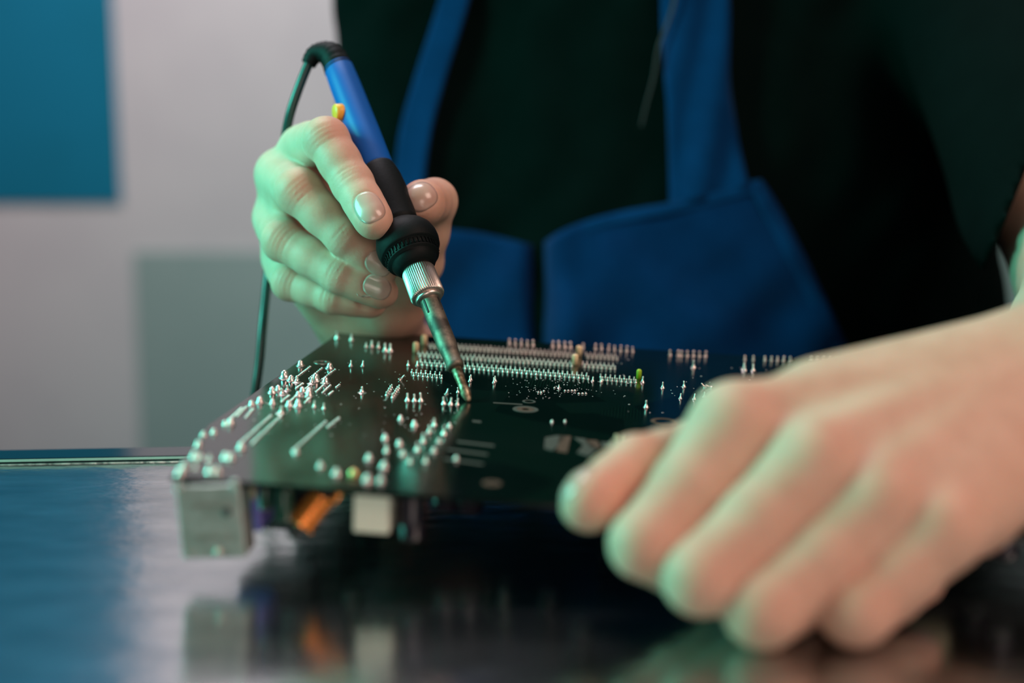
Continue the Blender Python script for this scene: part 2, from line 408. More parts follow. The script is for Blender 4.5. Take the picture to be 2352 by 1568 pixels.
for x in (380, 460, 490, 548, 608, 668, 728): J('bead', *c6(x, 330 + (x - 490) * .03), 1.15)
for x in (1115, 1198, 1312, 1375, 1435, 1495, 1560, 1768, 1828, 1890, 1950, 2010, 2070): J('bead', *c6(x, 372 + (x - 1115) * .02), 1.0)
for x, y, k, s in ((610, 445, 'pin', 1.3), (1103, 470, 'pin', 1.2), (1198, 480, 'pin', 1.2), (1118, 475, 'pin', .9), (308, 645, 'pin', 1.0), (518, 635, 'pin', .9), (482, 750, 'pin', .85), (618, 758, 'pin', .85), (716, 735, 'pin', .8)):
    J(k, *c6(x, y), s)
J('pin', *c4(75, 520), 1.0, 35); J('pin', *c4(492, 650), .9, 12)
J('pin', *c6(725, 642), .9, -45); J('pin', *c6(785, 645), .9, -60)
# rows of slot contacts, two staggered lines each (ends given on the board face)
rows = [((984, 792), (1413, 819), 46, 6.5), ((961, 812), (1408, 841), 46, 6.5), ((966, 831), (1456, 872), 46, 7.5), ((946, 855), (1010, 861), 7, 8.0)]
for (xa, ya), (xb, yb), nrow, gap in rows:
    for i in range(nrow):
        f = i / (nrow - 1)
        for q in (0, 1):
            if nrow > 20 and i in (int(nrow * .8), int(nrow * .8) + 1): continue
            J('bead', xa + (xb - xa) * f + q * 4.5, ya + (yb - ya) * f + q * gap, .62 if q == 0 else .68)
# fine-pitch pad rows
for (xa, ya), (xb, yb), n_ in (((1190, 465), (1312, 370), 12), ((1305, 468), (1410, 383), 9), ((1415, 473), (1520, 393), 9), ((1195, 552), (1250, 510), 6), ((1275, 552), (1330, 507), 6),
                               ((1365, 578), (1430, 517), 7), ((1415, 586), (1480, 527), 7), ((1075, 660), (1135, 612), 6), ((1150, 658), (1200, 607), 6), ((1270, 668), (1310, 632), 5),
                               ((1530, 541), (1555, 520), 3), ((1470, 601), (1500, 576), 4), ((660, 798), (740, 717), 9), ((710, 780), (780, 707), 8), ((780, 792), (840, 722), 7),
                               ((750, 992), (985, 780), 18), ((830, 1010), (1075, 775), 18), ((1170, 1070), (1440, 828), 16), ((1460, 870), (1550, 798), 7), ((1945, 608), (1990, 546), 5), ((1995, 628), (2050, 552), 6)):
    for i in range(n_):
        f = i / (n_ - 1); big = n_ in (5, 6) and xa > 1900
        J('bead' if big else 'pad', *c3(xa + (xb - xa) * f, ya + (yb - ya) * f), .75 if big else 1.0)
for x in (1560, 1590, 1622, 1650): J('pad', *c4(x, 618), 1.1)
for x in (1685, 1718, 1748): J('pad', *c4(x, 645), 1.1)
for x, y in ((1320, 632), (1345, 628), (1370, 620), (1345, 640), (1465, 592)): J('pad', *c4(x, y), .9)

for _ in range(90): JOINTS.append((random.choice(('pad', 'bead', 'pin')), random.uniform(.215, .298), random.uniform(.015, .2), random.uniform(.6, 1.0), 0.0))
def visible_size(j):
    kind, u, v, s, tl = j
    h = {'blob': 4.0, 'cone': 3.2, 'pin': 2.2, 'bead': 1.5, 'pad': .7}[kind] * s
    return h / (BR @ Vector((u, v, 0)) + BO - CAM).length
JOINTS.sort(key=visible_size, reverse=True)
rest = bmesh.new()
for i, (kind, u, v, s, tl) in enumerate(JOINTS):
    base = Vector((u, v, 0))
    R = Matrix.Rotation(math.radians(tl + random.uniform(-5, 5)), 4, 'Y') @ Matrix.Rotation(math.radians(random.uniform(-5, 5)), 4, 'X')
    s *= random.uniform(.93, 1.07)
    if i < 96:
        o = bpy.data.objects.new('solder_joint', joint_mesh(kind)); COL.objects.link(o); o.parent = board
        o.location = base; o.rotation_euler = R.to_euler(); o.scale = (s, s, s)
    else:
        M = Matrix.Translation(base) @ R
        lathe(rest, joint_profile(kind, s), 8, M)
o = obj('small_solder_joints', rest, M_tin, board); tag(o, kind='stuff')

# vias: flat tinned dots
bm = bmesh.new()
def dot(px, py, r):
    q = bl(px, py)
    if 0 < q.x < BW and 0 < q.y < BD:
        lathe(bm, [(r, 0), (r * .7, .00006), (r * .2, .00009)], 8, Matrix.Translation(q))
for _ in range(110):
    x = random.triangular(930, 2060, 1250); y = random.uniform(500, 690); dot(*c4(x, y), random.uniform(.00016, .0003))
for _ in range(60):
    dot(random.uniform(1420, 1900), random.uniform(815, 960), random.uniform(.0002, .0005))
for _ in range(120):
    dot(random.uniform(560, 1050), random.uniform(830, 1000), random.uniform(.0002, .0004))
o = obj('vias', bm, M_tin, board); tag(o, kind='stuff')

# moulded locating pegs that come through the board
def peg(px, py, r, h, m, label):
    q = bl(px, py); bm = bmesh.new()
    lathe(bm, [(r, 0), (r, h * .8), (r * .85, h * .93), (r * .5, h), (.0001, h)], 16)
    o = obj('locating_peg', bm, m, board); o.location = q; o['label'] = label
for x, y in ((290, 200), (215, 268), (1683, 300), (1648, 378)):
    peg(*c4(x, y), .0014, .0046, M_cream, 'cream plastic peg')
peg(*c4(2223, 505), .0011, .0040, M_lime, 'lime green plastic peg')

# mounting hole rings, exposed pads and silkscreen lines
def ring(name, px, py, r0, r1, m):
    q = bl(px, py); bm = bmesh.new(); nseg = 40; a = []; b = []; c = []; d = []
    for i in range(nseg):
        t = 2 * math.pi * i / nseg; cx, sx = math.cos(t), math.sin(t)
        a.append(bm.verts.new((r0 * cx, r0 * sx, .00002))); b.append(bm.verts.new((r1 * cx, r1 * sx, .00002)))
        c.append(bm.verts.new((r0 * cx, r0 * sx, .00012))); d.append(bm.verts.new((r1 * cx, r1 * sx, .00012)))
    for i in range(nseg):
        j = (i + 1) % nseg
        bm.faces.new((c[i], d[i], d[j], c[j])); bm.faces.new((b[i], b[j], d[j], d[i])); bm.faces.new((a[j], a[i], c[i], c[j])); bm.faces.new((a[i], a[j], b[j], b[i]))
    bmesh.ops.recalc_face_normals(bm, faces=bm.faces)
    o = obj(name, bm, m, board, smooth=False); o.location = q; return o
ring('mounting_ring', 1207, 940, .0034, .0049, M_silk); ring('mounting_pad', 1207, 940, .0014, .0033, M_cu)
ring('mounting_ring', *c3(1410, 333), .0022, .0036, M_tin)
ring('mounting_ring', 1525, 968, .0034, .0050, M_cu)
ring('mounting_ring', 1215, 922, .0018, .0026, M_silk)
ring('mounting_pad', *c4(900, 1450), .0010, .0030, M_cu)
def pad(name, pts, m):
    bm = bmesh.new(); q = [bl(*p) for p in pts]
    t = [bm.verts.new((p.x, p.y, .00012)) for p in q]; b = [bm.verts.new((p.x, p.y, .00001)) for p in q]; k = len(q)
    bm.faces.new(t); bm.faces.new(b[::-1])
    for i in range(k): bm.faces.new((t[i], b[i], b[(i + 1) % k], t[(i + 1) % k]))
    bmesh.ops.recalc_face_normals(bm, faces=bm.faces); return obj(name, bm, m, board, smooth=False)
pad('exposed_pad', [(1252, 1005), (1280, 1000), (1300, 1002), (1270, 1035), (1250, 1030)], M_silk)
pad('exposed_pad', [(1285, 1000), (1312, 1002), (1302, 1040), (1278, 1036)], M_cu)
pad('exposed_pad', [(1318, 1005), (1345, 1008), (1372, 1030), (1352, 1048), (1325, 1040), (1340, 1022)], M_silk)
pad('exposed_pad', [(1342, 1010), (1372, 1012), (1380, 1028), (1360, 1032)], M_cu)
pad('exposed_pad', [(1380, 1015), (1410, 1016), (1408, 1026), (1382, 1026)], M_silk)
for a, b_ in (((1050, 1012), (1135, 1022)), ((1028, 1030), (1120, 1042)), ((1020, 1052), (1110, 1064)), ((1085, 965), (1105, 967)), ((640, 935), (612, 955))):
    pad('silkscreen_line', [a, b_, (b_[0], b_[1] + 4), (a[0], a[1] + 4)], M_silk)
pad('silkscreen_line', [(1133, 924), (1200, 928), (1200, 930), (1133, 926)], M_silk)
# small upright header pin pair by the thumb, and a yellow-topped post near the front edge
q = bl(1421, 1030); bm = bmesh.new()
for dx in (-.0011, .0011): add_box(bm, (q.x + dx, q.y, .0025), (.0012, .0012, .005), .0002)
obj('header_pins', bm, M_beige, board)
q = bl(813, 1092); bm = bmesh.new(); lathe(bm, [(.0018, 0), (.0016, .0008), (.0013, .0015), (.0006, .002), (.0001, .0021)], 18, Matrix.Translation(q))
obj('brass_stud', bm, mat('brass', (.8, .58, .25), .3, metal=1), board)

# ---- parts hanging below the board (component side)
def hang_box(name, u, v, wdt, dep, hgt, m, bev=.0006, parent=board):
    bm = bmesh.new(); add_box(bm, (0, 0, -hgt / 2), (wdt, dep, hgt), bev); o = obj(name, bm, m, parent, smooth=False)
    o.location = (u, v, -BT if parent is board else 0); return o
def hang_cap(u, v, r, h, sleeve, name='capacitor'):
    bm = bmesh.new(); lathe(bm, [(r * .96, 0), (r, -.0004), (r, -.0016), (r * .93, -.0021), (r, -.0027), (r, -h + .0005), (r * .93, -h)], 28)
    o = obj(name, bm, sleeve, board); o.location = (u, v, -BT)
    bm = bmesh.new(); lathe(bm, [(r * .88, -h - .00002), (r * .86, -h - .0002), (.0002, -h - .0002)], 24)
    for a in (0, 1): add_box(bm, (0, 0, -h - .00018), (r * 1.4 if a else .0003, .0003 if a else r * 1.4, .0002))
    obj('vent_top', bm, M_shield, o); return o
def px_u(px, v): # local u for a pixel column at local depth v on the lower face
    o = BRt @ (CAM - BO); r = BRt @ ray(px, 1150); t = (v - o.y) / r.y; return (o + r * t).x
# shielded socket block at the front-left corner
u0 = px_u(402, .001); u1 = px_u(548, .001)
sock = hang_box('port_shield', (u0 + u1) / 2, .0065, (u1 - u0), .011, .0232, M_shield, .0003); sock.rotation_euler.y = math.radians(-6)
bm = bmesh.new()
for z in (-.0065, -.0165): add_box(bm, (0, -.0057, z), (.011, .0004, .0009), 0)
add_box(bm, (-.0075, -.0058, -.0215), (.0015, .0006, .0012), .0002)
obj('spring_tab', bm, M_nut, sock, smooth=False)
bm = bmesh.new(); lathe(bm, [(.0012, 0), (.0011, .0006), (.0006, .0009), (.0001, .001)], 14, frame_z(Vector((.0015, -.0056, -.0212)), Vector((0, -1, 0))))
obj('rivet', bm, M_nut, sock)
bm = bmesh.new(); lathe(bm, [(.0014, 0), (.0014, .0004), (.0001, .0004)], 14, frame_z(Vector((.0055, -.0056, -.0085)), Vector((0, -1, 0))))
obj('dimple', bm, M_ferrite, sock)
for s_ in (-1, 1):
    bm = bmesh.new(); add_box(bm, (s_ * ((u1 - u0) / 2 - .001), -.0058, .0001), (.002, .0012, .0035), .0003); obj('mounting_tab', bm, M_shield, sock)
# purple printer port behind it
pp = hang_box('purple_port', px_u(563, .02), .028, .013, .022, .0195, M_purple, .0012)
bm = bmesh.new(); add_box(bm, (0, -.0115, -.0055), (.009, .002, .006), .0008); obj('port_shell', bm, M_beige, pp)
hang_box('black_socket', px_u(585, .035), .058, .020, .02, .020, M_blackp); hang_box('black_socket', px_u(640, .04), .040, .024, .016, .0235, M_blackp)  # one socket is added to cover the bright gap under the board
hang_cap(px_u(606, .012), .014, .0023, .0100, M_sleevelit); hang_cap(px_u(658, .02), .022, .0042, .0125, M_sleeve)
hang_cap(px_u(648, .006), .0085, .0032, .0115, M_sleevelit)
hang_cap(px_u(612, .05), .055, .005, .016, M_sleeve)
# copper-wound inductor on a slanted ferrite rod
ind = empty('inductor'); ind.parent = board; ind.location = (px_u(714, .008), .010, -BT - .0082); ind.scale = (1.18, 1.18, 1.18)
ax = Vector((-.56, -.12, -.80)).normalized()
bm = bmesh.new(); lathe(bm, [(.0019, -.0085), (.0021, -.008), (.0021, .0085), (.0019, .009)], 20, frame_z(Vector((0, 0, 0)), ax)); obj('ferrite_rod', bm, M_ferrite, ind)
bm = bmesh.new(); Mx = frame_z(Vector((0, 0, 0)), ax); pts = []
turns = 8
for i in range(turns * 16 + 1):
    t = i / 16 * 2 * math.pi; pts.append(Mx @ Vector((.0033 * math.cos(t), .0033 * math.sin(t), -.0052 + .0104 * i / (turns * 16))))
pts = [Mx @ Vector((.003, .0, -.0065)) + Vector((.0035, 0, .0035)), ] + pts
tube(bm, pts, .00068, 8); obj('copper_coil', bm, M_copper, ind)
bm = bmesh.new()
tube(bm, catmull([Vector((.002, .0, -.001)), Vector((.0050, -.001, .0025)), Vector((.0068, -.001, .0045)), Vector((.0078, -.001, .0075))], 6), .0011, 8)
tube(bm, catmull([Vector((-.001, .0, .003)), Vector((.0012, -.001, .005)), Vector((.0016, -.001, .0075))], 6), .0011, 8)
obj('coil_lead', bm, M_copper, ind)
# white power connector, cells and latch
u = px_u(852, .004); wc = hang_box('power_connector', u, .0105, .0112, .0112, .0128, M_white, .0006)
bm = bmesh.new()
add_box(bm, (0, .0062, -.0045), (.0042, .0014, .0085), .0003); obj('latch', bm, M_white, wc)
bm = bmesh.new()
for i in (-1, 1):
    for k2 in (-1, 1): add_box(bm, (i * .0026, k2 * .0026, -.0128), (.0036, .0036, .0002), 0)
obj('contact_cells', bm, M_blackp, wc)
hang_cap(px_u(944, .008), .0115, .0042, .0152, M_sleeve)
hang_cap(px_u(795, .04), .045, .004, .013, M_sleevelit)
hang_cap(px_u(1113, .06), .062, .0017, .0088, M_sleevelit); hang_cap(px_u(1153, .062), .065, .0017, .0080, M_shield)
hang_cap(px_u(1020, .035), .038, .0048, .014, M_sleeve); hang_cap(px_u(1075, .035), .038, .0048, .014, M_sleeve)
hang_cap(px_u(1340, .02), .022, .0042, .0090, M_sleeve); hang_cap(px_u(1260, .05), .052, .0042, .0100, M_sleeve)
# heatsink
hs = empty('heatsink'); hs.parent = board; hs.location = (.150, .150, -BT)
bm = bmesh.new(); add_box(bm, (0, 0, -.003), (.05, .05, .004), .0003); obj('heatsink_base', bm, M_blackp, hs, smooth=False)
for i in range(9):
    bm = bmesh.new(); add_box(bm, (-.023 + i * .00575, 0, -.0105), (.0012, .05, .011), .0002); obj('fin', bm, M_blackp, hs, smooth=False)
# expansion slots under the contact rows
for (xa, ya), (xb, yb), nrow, gap in rows[:3]:
    a = bl(xa, ya); b_ = bl(xb, yb); c = (a + b_) / 2; L = (b_ - a).length
    bm = bmesh.new(); add_box(bm, (0, 0, -.0055), (L + .006, .0075, .011), .0005); add_box(bm, (0, 0, -.0112), (L, .002, .0006), 0)
    o = obj('expansion_slot', bm, M_blackp, board, smooth=False); o.location = (c.x, c.y, -BT); o.rotation_euler.z = math.atan2(b_.y - a.y, b_.x - a.x)
# more parts towards the right end
u = px_u(2160, .012); hang_box('beige_connector', u, .016, .0105, .012, .0093, M_beige, .0006)
u = px_u(2330, .010); hang_cap(u, .014, .0042, .0078, M_sleeve); hang_cap(px_u(2262, .03), .035, .004, .0080, M_sleeve)
hang_box('black_socket', px_u(2240, .045), .052, .04, .014, .009, M_blackp)
hang_box('black_socket', px_u(1900, .06), .070, .05, .012, .0095, M_blackp)
hang_box('black_socket', .014, .075, .018, .030, .019, M_blackp, .0008)
hang_box('black_socket', .014, .140, .018, .032, .020, M_blackp, .0008)
hang_box('black_socket', .014, .190, .018, .030, .020, M_blackp, .0008)

# ------------------------------------------------------------------ soldering iron
tq = bl(1078, 924, 0.0); T0 = BO + BR @ tq                        # where the tip meets the board
dTip = (T0 - CAM).dot(Vector((0, cP, -sP)))
TOP = P(776, 152, dTip + .088)
iax = (TOP - T0).normalized()
def on_axis(px, py):  # distance along the iron axis nearest to a pixel ray
    r = ray(px, py).normalized(); w0 = T0 - CAM
    a, b, c = 1.0, iax.dot(r), 1.0; d, e = iax.dot(w0), r.dot(w0)
    return (b * e - c * d) / (a * c - b * b)
iron = empty('soldering_iron', T0)
tag(iron, 'blue and black soldering iron with yellow dial, its tip touching the board', 'soldering iron')
IM = frame_z(Vector((0, 0, 0)), iax)
def ipart(name, prof, m, n=40, bumpf=None):
    bm = bmesh.new(); rg = lathe(bm, [(r * .001, h) for r, h in prof], n, None)
    if bumpf:
        for ring_ in rg:
            for i, v in enumerate(ring_): bumpf(v, i)
    for v in bm.verts: v.co = IM @ v.co
    return obj(name, bm, m, iron)
s_ringend = on_axis(1046, 848); s_nut0 = on_axis(968, 692); s_nut1 = on_axis(948, 622); s_ball0 = on_axis(948, 622); s_ball1 = on_axis(905, 520)
s_blue0 = on_axis(876, 385); s_blue1 = on_axis(776, 152)
# tip: chisel
bm = bmesh.new()
tp = [(.0007, .0004), (.0012, .0012), (.0018, .003), (.0021, .005), (.0017, .0075), (.0019, .011), (.0022, s_ringend + .002)]
rg = lathe(bm, tp, 20)
for v in bm.verts:
    k = max(0, 1 - v.co.z / .006); v.co.y *= 1 - .45 * k; v.co = IM @ v.co
obj('tip', bm, M_tip, iron)
ipart('barrel', [(2.3, s_ringend), (3.2, s_ringend + .0004), (3.6, s_ringend + .0012), (3.6, s_ringend + .0024), (3.25, s_ringend + .0032), (3.35, s_ringend + .006),
                 (4.0, s_ringend + .012), (4.05, s_nut0 - .001), (4.05, s_nut0 + .001)], M_barrel)
for a in (-2.25, -0.65, 1.0, 2.6):
    bm = bmesh.new(); add_box(bm, (0, 0, 0), (.0012, .0012, .0068), .0005)
    Rm = Matrix.Rotation(a, 4, 'Z')
    for v in bm.verts: v.co = IM @ (Rm @ (v.co + Vector((.0037, 0, s_nut0 - .0050))))
    obj('vent_slot', bm, M_blackp, iron)
def knurl(v, i):
    k = 1.0 + (.03 if i % 4 in (0, 1) else -.035); v.co.x *= k; v.co.y *= k
nl = s_nut1 - s_nut0
ipart('collar_ring', [(3.6, s_nut0 - .0012), (5.2, s_nut0 - .0009), (5.5, s_nut0 - .0002), (5.5, s_nut0 + .0009)], M_nut)
ipart('knurled_nut', [(4.6, s_nut0 + .0006), (6.5, s_nut0 + .0008), (6.9, s_nut0 + .0016), (6.7, s_nut1 - .0018), (6.3, s_nut1 - .0008), (5.2, s_nut1)], M_nut, 192, knurl)
bl_ = s_ball1 - s_ball0
def ribs(v, i):
    pass
ipart('guard', [(r * 1.07, h) for r, h in [(5.6, s_ball0 - .0004), (6.6, s_ball0), (7.6, s_ball0 + .0010), (8.6, s_ball0 + .0026), (9.0, s_ball0 + .0040), (9.0, s_ball0 + .0044), (10.2, s_ball0 + .0046), (10.3, s_ball0 + .0052),
                (10.2, s_ball0 + .0056), (10.2, s_ball0 + .0082), (11.5, s_ball0 + .0084), (11.9, s_ball0 + .0092), (12.3, s_ball0 + .0120), (12.2, s_ball0 + .0145),
                (11.4, s_ball0 + .0175), (9.8, s_ball0 + .0200), (8.3, s_ball0 + .0215), (7.6, s_ball0 + .0222)]], M_rubber, 64)
bm = bmesh.new()
for i in range(40):
    a = 2 * math.pi * i / 40; Rm = Matrix.Rotation(a, 4, 'Z')
    b2 = bmesh.new(); add_box(b2, (0, 0, 0), (.0010, .0006, .0026))
    for v in b2.verts: v.co = IM @ (Rm @ (v.co + Vector((.0109, 0, s_ball0 + .0069))))
    me = bpy.data.meshes.new('t'); b2.to_mesh(me); b2.free(); bm.from_mesh(me); bpy.data.meshes.remove(me)
obj('guard_ribs', bm, M_rubber, iron, smooth=False)
g0 = s_ball0 + .0216
L_ = s_blue0 - g0
ipart('grip', [(8.2, g0), (8.0, g0 + L_ * .1), (8.3, g0 + L_ * .3), (8.7, g0 + L_ * .55), (8.3, g0 + L_ * .8), (7.5, s_blue0 - .0015), (7.1, s_blue0), (6.4, s_blue0 + .0006)], M_rubber)
ipart('handle', [(5.0, s_blue0 - .002), (6.8, s_blue0 - .0005), (6.9, s_blue0 + .001), (7.0, s_blue0 + .02), (6.8, s_blue1 - .012), (6.5, s_blue1 - .002), (6.1, s_blue1)], M_bluep, 56)
# yellow temperature dial on the camera-left side of the handle
sd = on_axis(800, 262)
side = (Vector((-1, -.35, .1)) - iax * Vector((-1, -.35, .1)).dot(iax)).normalized()
bm = bmesh.new(); lathe(bm, [(.0033, .0), (.0036, .0006), (.0036, .0036), (.0031, .0042), (.0002, .0043)], 22, frame_z(iax * sd + side * .0056, side)); 
obj('temperature_dial', bm, M_yellow, iron)
# strain-relief boot and cord
def off(px, py, d): return P(px, py, d) - T0
d1 = dTip + .088
bpts = catmull([iax * (s_blue1 - .002), off(762, 128, d1 + .002), off(742, 121, d1 + .004), off(722, 126, d1 + .005), off(708, 148, d1 + .005)], 8)
bm = bmesh.new(); tube(bm, bpts, lambda f: (.0066 - .0032 * min(1, f * 1.05)) * (1 + .05 * math.sin(f * 75)), 24); obj('strain_relief', bm, M_rubber, iron)
cpts = catmull([off(722, 126, d1 + .005), off(708, 148, d1 + .005), off(685, 205, d1 + .005), off(664, 270, d1 + .008), off(650, 350, d1 + .018), off(634, 450, d1 + .045), off(622, 560, d1 + .045), off(613, 650, d1 + .04),
                off(604, 740, d1 + .032), off(596, 830, d1 + .03), off(583, 930, d1 + .03), off(560, 1150, d1 + .04), off(560, 1500, d1 + .08), off(640, 1900, d1 + .2), off(760, 2500, d1 + .35)], 8)
bm = bmesh.new(); tube(bm, cpts, lambda f: .00215, 12); obj('cord', bm, M_cord, iron)

# ------------------------------------------------------------------ implicit surfaces for the figure
class Field:
    def __init__(s, lo, hi, h):
        s.lo = np.array(lo, float); s.h = h
        s.n = np.ceil((np.array(hi) - s.lo) / h).astype(int) + 1
        s.ax = [(s.lo[i] + h * np.arange(s.n[i])).astype(np.float32) for i in range(3)]
    def new(s): return np.full(s.n, .03, np.float32)
    def box(s, lo, hi):
        a = np.clip(np.floor((np.array(lo) - s.lo) / s.h).astype(int), 0, s.n); b = np.clip(np.ceil((np.array(hi) - s.lo) / s.h).astype(int) + 1, 0, s.n)
        sl_ = tuple(slice(int(a[i]), int(b[i])) for i in range(3))
        return sl_, s.ax[0][sl_[0]][:, None, None], s.ax[1][sl_[1]][None, :, None], s.ax[2][sl_[2]][None, None, :]
    def cone(s, A, a, b, r1, r2, k=.003, flat=None):
        """tapered capsule from a to b, blended into A; flat = (normal, factor) thins the section along a direction"""
        a = np.array(a, np.float32); b = np.array(b, np.float32); R = max(r1, r2) * 1.25 + k + .005
        sl_, X, Y, Z = s.box(np.minimum(a, b) - R, np.maximum(a, b) + R)
        if A[sl_].size == 0: return
        d = b - a; L2 = float(d @ d) + 1e-12
        t = np.clip(((X - a[0]) * d[0] + (Y - a[1]) * d[1] + (Z - a[2]) * d[2]) / L2, 0, 1)
        px_ = X - a[0] - t * d[0]; py_ = Y - a[1] - t * d[1]; pz_ = Z - a[2] - t * d[2]
        if flat:
            n_ = np.array(Vector(flat[0]).normalized(), np.float32); g = (px_ * n_[0] + py_ * n_[1] + pz_ * n_[2]) * (1 / flat[1] - 1)
            px_ = px_ + n_[0] * g; py_ = py_ + n_[1] * g; pz_ = pz_ + n_[2] * g
        D = np.sqrt(px_ ** 2 + py_ ** 2 + pz_ ** 2) - (r1 + (r2 - r1) * t)
        if flat: D = D * (.5 + .5 * flat[1])
        A[sl_] = smin(A[sl_], D, k)
def smin(a, b, k):
    h = np.maximum(k - np.abs(a - b), 0) / k
    return (np.minimum(a, b) - h * h * k * .25).astype(np.float32)
def surface_nets(Fv, lo, h):
    s_ = Fv < 0; nx, ny, nz = Fv.shape
    c = np.zeros((nx - 1, ny - 1, nz - 1), np.uint8)
    for dx in (0, 1):
        for dy in (0, 1):
            for dz in (0, 1): c += s_[dx:nx - 1 + dx, dy:ny - 1 + dy, dz:nz - 1 + dz]
    act = (c > 0) & (c < 8); I = np.argwhere(act); idx = np.full(act.shape, -1, np.int64); idx[act] = np.arange(len(I))
    acc = np.zeros((len(I), 3)); cnt = np.zeros(len(I)); cor = [(a, b, d) for a in (0, 1) for b in (0, 1) for d in (0, 1)]
    val = {q: Fv[I[:, 0] + q[0], I[:, 1] + q[1], I[:, 2] + q[2]].astype(float) for q in cor}
    for a in cor:
        for ax_ in range(3):
            if a[ax_] == 0:
                b = list(a); b[ax_] = 1; b = tuple(b); va, vb = val[a], val[b]; m = (va < 0) != (vb < 0)
                t = np.where(m, va / np.where(m, va - vb, 1), 0); p = np.tile(np.array(a, float), (len(I), 1)); p[:, ax_] = t
                acc += p * m[:, None]; cnt += m
    V = np.array(lo) + h * (I + acc / cnt[:, None]); quads = []
    for ax_ in range(3):
        u, v = (ax_ + 1) % 3, (ax_ + 2) % 3
        sa = [slice(None)] * 3; sb = [slice(None)] * 3; sa[ax_] = slice(0, -1); sb[ax_] = slice(1, None)
        A_, B_ = s_[tuple(sa)], s_[tuple(sb)]; E_ = np.argwhere(A_ != B_); fl_ = A_[E_[:, 0], E_[:, 1], E_[:, 2]]
        ok = (E_[:, u] > 0) & (E_[:, v] > 0) & (E_[:, u] < Fv.shape[u] - 1) & (E_[:, v] < Fv.shape[v] - 1); E_ = E_[ok]; fl_ = fl_[ok]
        def g(du, dv):
            q = E_.copy(); q[:, u] += du; q[:, v] += dv; return idx[q[:, 0], q[:, 1], q[:, 2]]
        q = np.stack([g(-1, -1), g(0, -1), g(0, 0), g(-1, 0)], 1)
        q[~fl_] = q[~fl_][:, ::-1]; quads.append(q)
    return V, np.concatenate(quads)
def relax(V, Q, it=2, f=.5):
    e = np.concatenate([Q[:, [0, 1]], Q[:, [1, 2]], Q[:, [2, 3]], Q[:, [3, 0]]])
    for _ in range(it):
        S_ = np.zeros_like(V); c = np.zeros(len(V))
        for a, b in ((0, 1), (1, 0)):
            for k_ in range(3): S_[:, k_] += np.bincount(e[:, a], V[e[:, b], k_], len(V))
            c += np.bincount(e[:, a], minlength=len(V))
        V = V + f * (S_ / np.maximum(c, 1)[:, None] - V)
    return V
def np_mesh(name, V, Q):
    me = bpy.data.meshes.new(name)
    me.vertices.add(len(V)); me.vertices.foreach_set('co', V.astype(np.float32).ravel())
    me.loops.add(Q.size); me.loops.foreach_set('vertex_index', Q.astype(np.int32).ravel())
    me.polygons.add(len(Q)); me.polygons.foreach_set('loop_start', np.arange(0, Q.size, 4, dtype=np.int32))
    me.polygons.foreach_set('loop_total', np.full(len(Q), 4, np.int32)); me.polygons.foreach_set('use_smooth', np.ones(len(Q), bool))
    me.update(calc_edges=True); me.validate(); return me

MM = .001
FLUSH = []                                  # (point, radius, weight): where skin is redder
NAILS = []                                  # (centre, along, out, half width, half length)
def chain(f, A, pts, k=.0025, taper=.93):
    """a finger: joints joined by slightly waisted segments"""
    for (a, ra), (b, rb) in zip(pts, pts[1:]):
        m = a.lerp(b, .5); rm = (ra + rb) / 2 * taper
        f.cone(A, a, m, ra, rm, k); f.cone(A, m, b, rm, rb, k)
def groove(f, A, c, axis, n_, amp, wid, R=.011, offs=(0,)):
    axis = Vector(axis).normalized(); n_ = Vector(n_); n_ = (n_ - axis * n_.dot(axis)).normalized()
    sl_, X, Y, Z = f.box(np.array(c) - R, np.array(c) + R)
    s_ = (X - c[0]) * axis[0] + (Y - c[1]) * axis[1] + (Z - c[2]) * axis[2]
    o = (X - c[0]) * n_[0] + (Y - c[1]) * n_[1] + (Z - c[2]) * n_[2]
    sd_ = axis.cross(n_); lat = (X - c[0]) * sd_[0] + (Y - c[1]) * sd_[1] + (Z - c[2]) * sd_[2]
    m = 1 / (1 + np.exp(-(o - .002) / .0009)) * np.exp(-(lat / (R * .55)) ** 2)
    for q in offs:
        bend = s_ - q + 14 * q * lat * lat * 10
        A[sl_] += (amp * np.exp(-(bend / wid) ** 2) * m).astype(np.float32)
def nailbed(f, A, c, axis, n_, hw, hl, depth=.0005):
    axis = Vector(axis).normalized(); n_ = Vector(n_); n_ = (n_ - axis * n_.dot(axis)).normalized(); sd_ = axis.cross(n_)
    R = .013; sl_, X, Y, Z = f.box(np.array(c) - R, np.array(c) + R)
    u = (X - c[0]) * sd_[0] + (Y - c[1]) * sd_[1] + (Z - c[2]) * sd_[2]; v = (X - c[0]) * axis[0] + (Y - c[1]) * axis[1] + (Z - c[2]) * axis[2]
    o = (X - c[0]) * n_[0] + (Y - c[1]) * n_[1] + (Z - c[2]) * n_[2]
    e = (np.abs(u) / hw) ** 2.4 + (np.abs(v) / hl) ** 2.4
    A[sl_] += (depth / (1 + np.exp(np.minimum((e - 1.0) / .10, 60))) / (1 + np.exp(-(o - .001) / .0006))).astype(np.float32)
    NAILS.append((Vector(c), axis, n_, hw, hl))

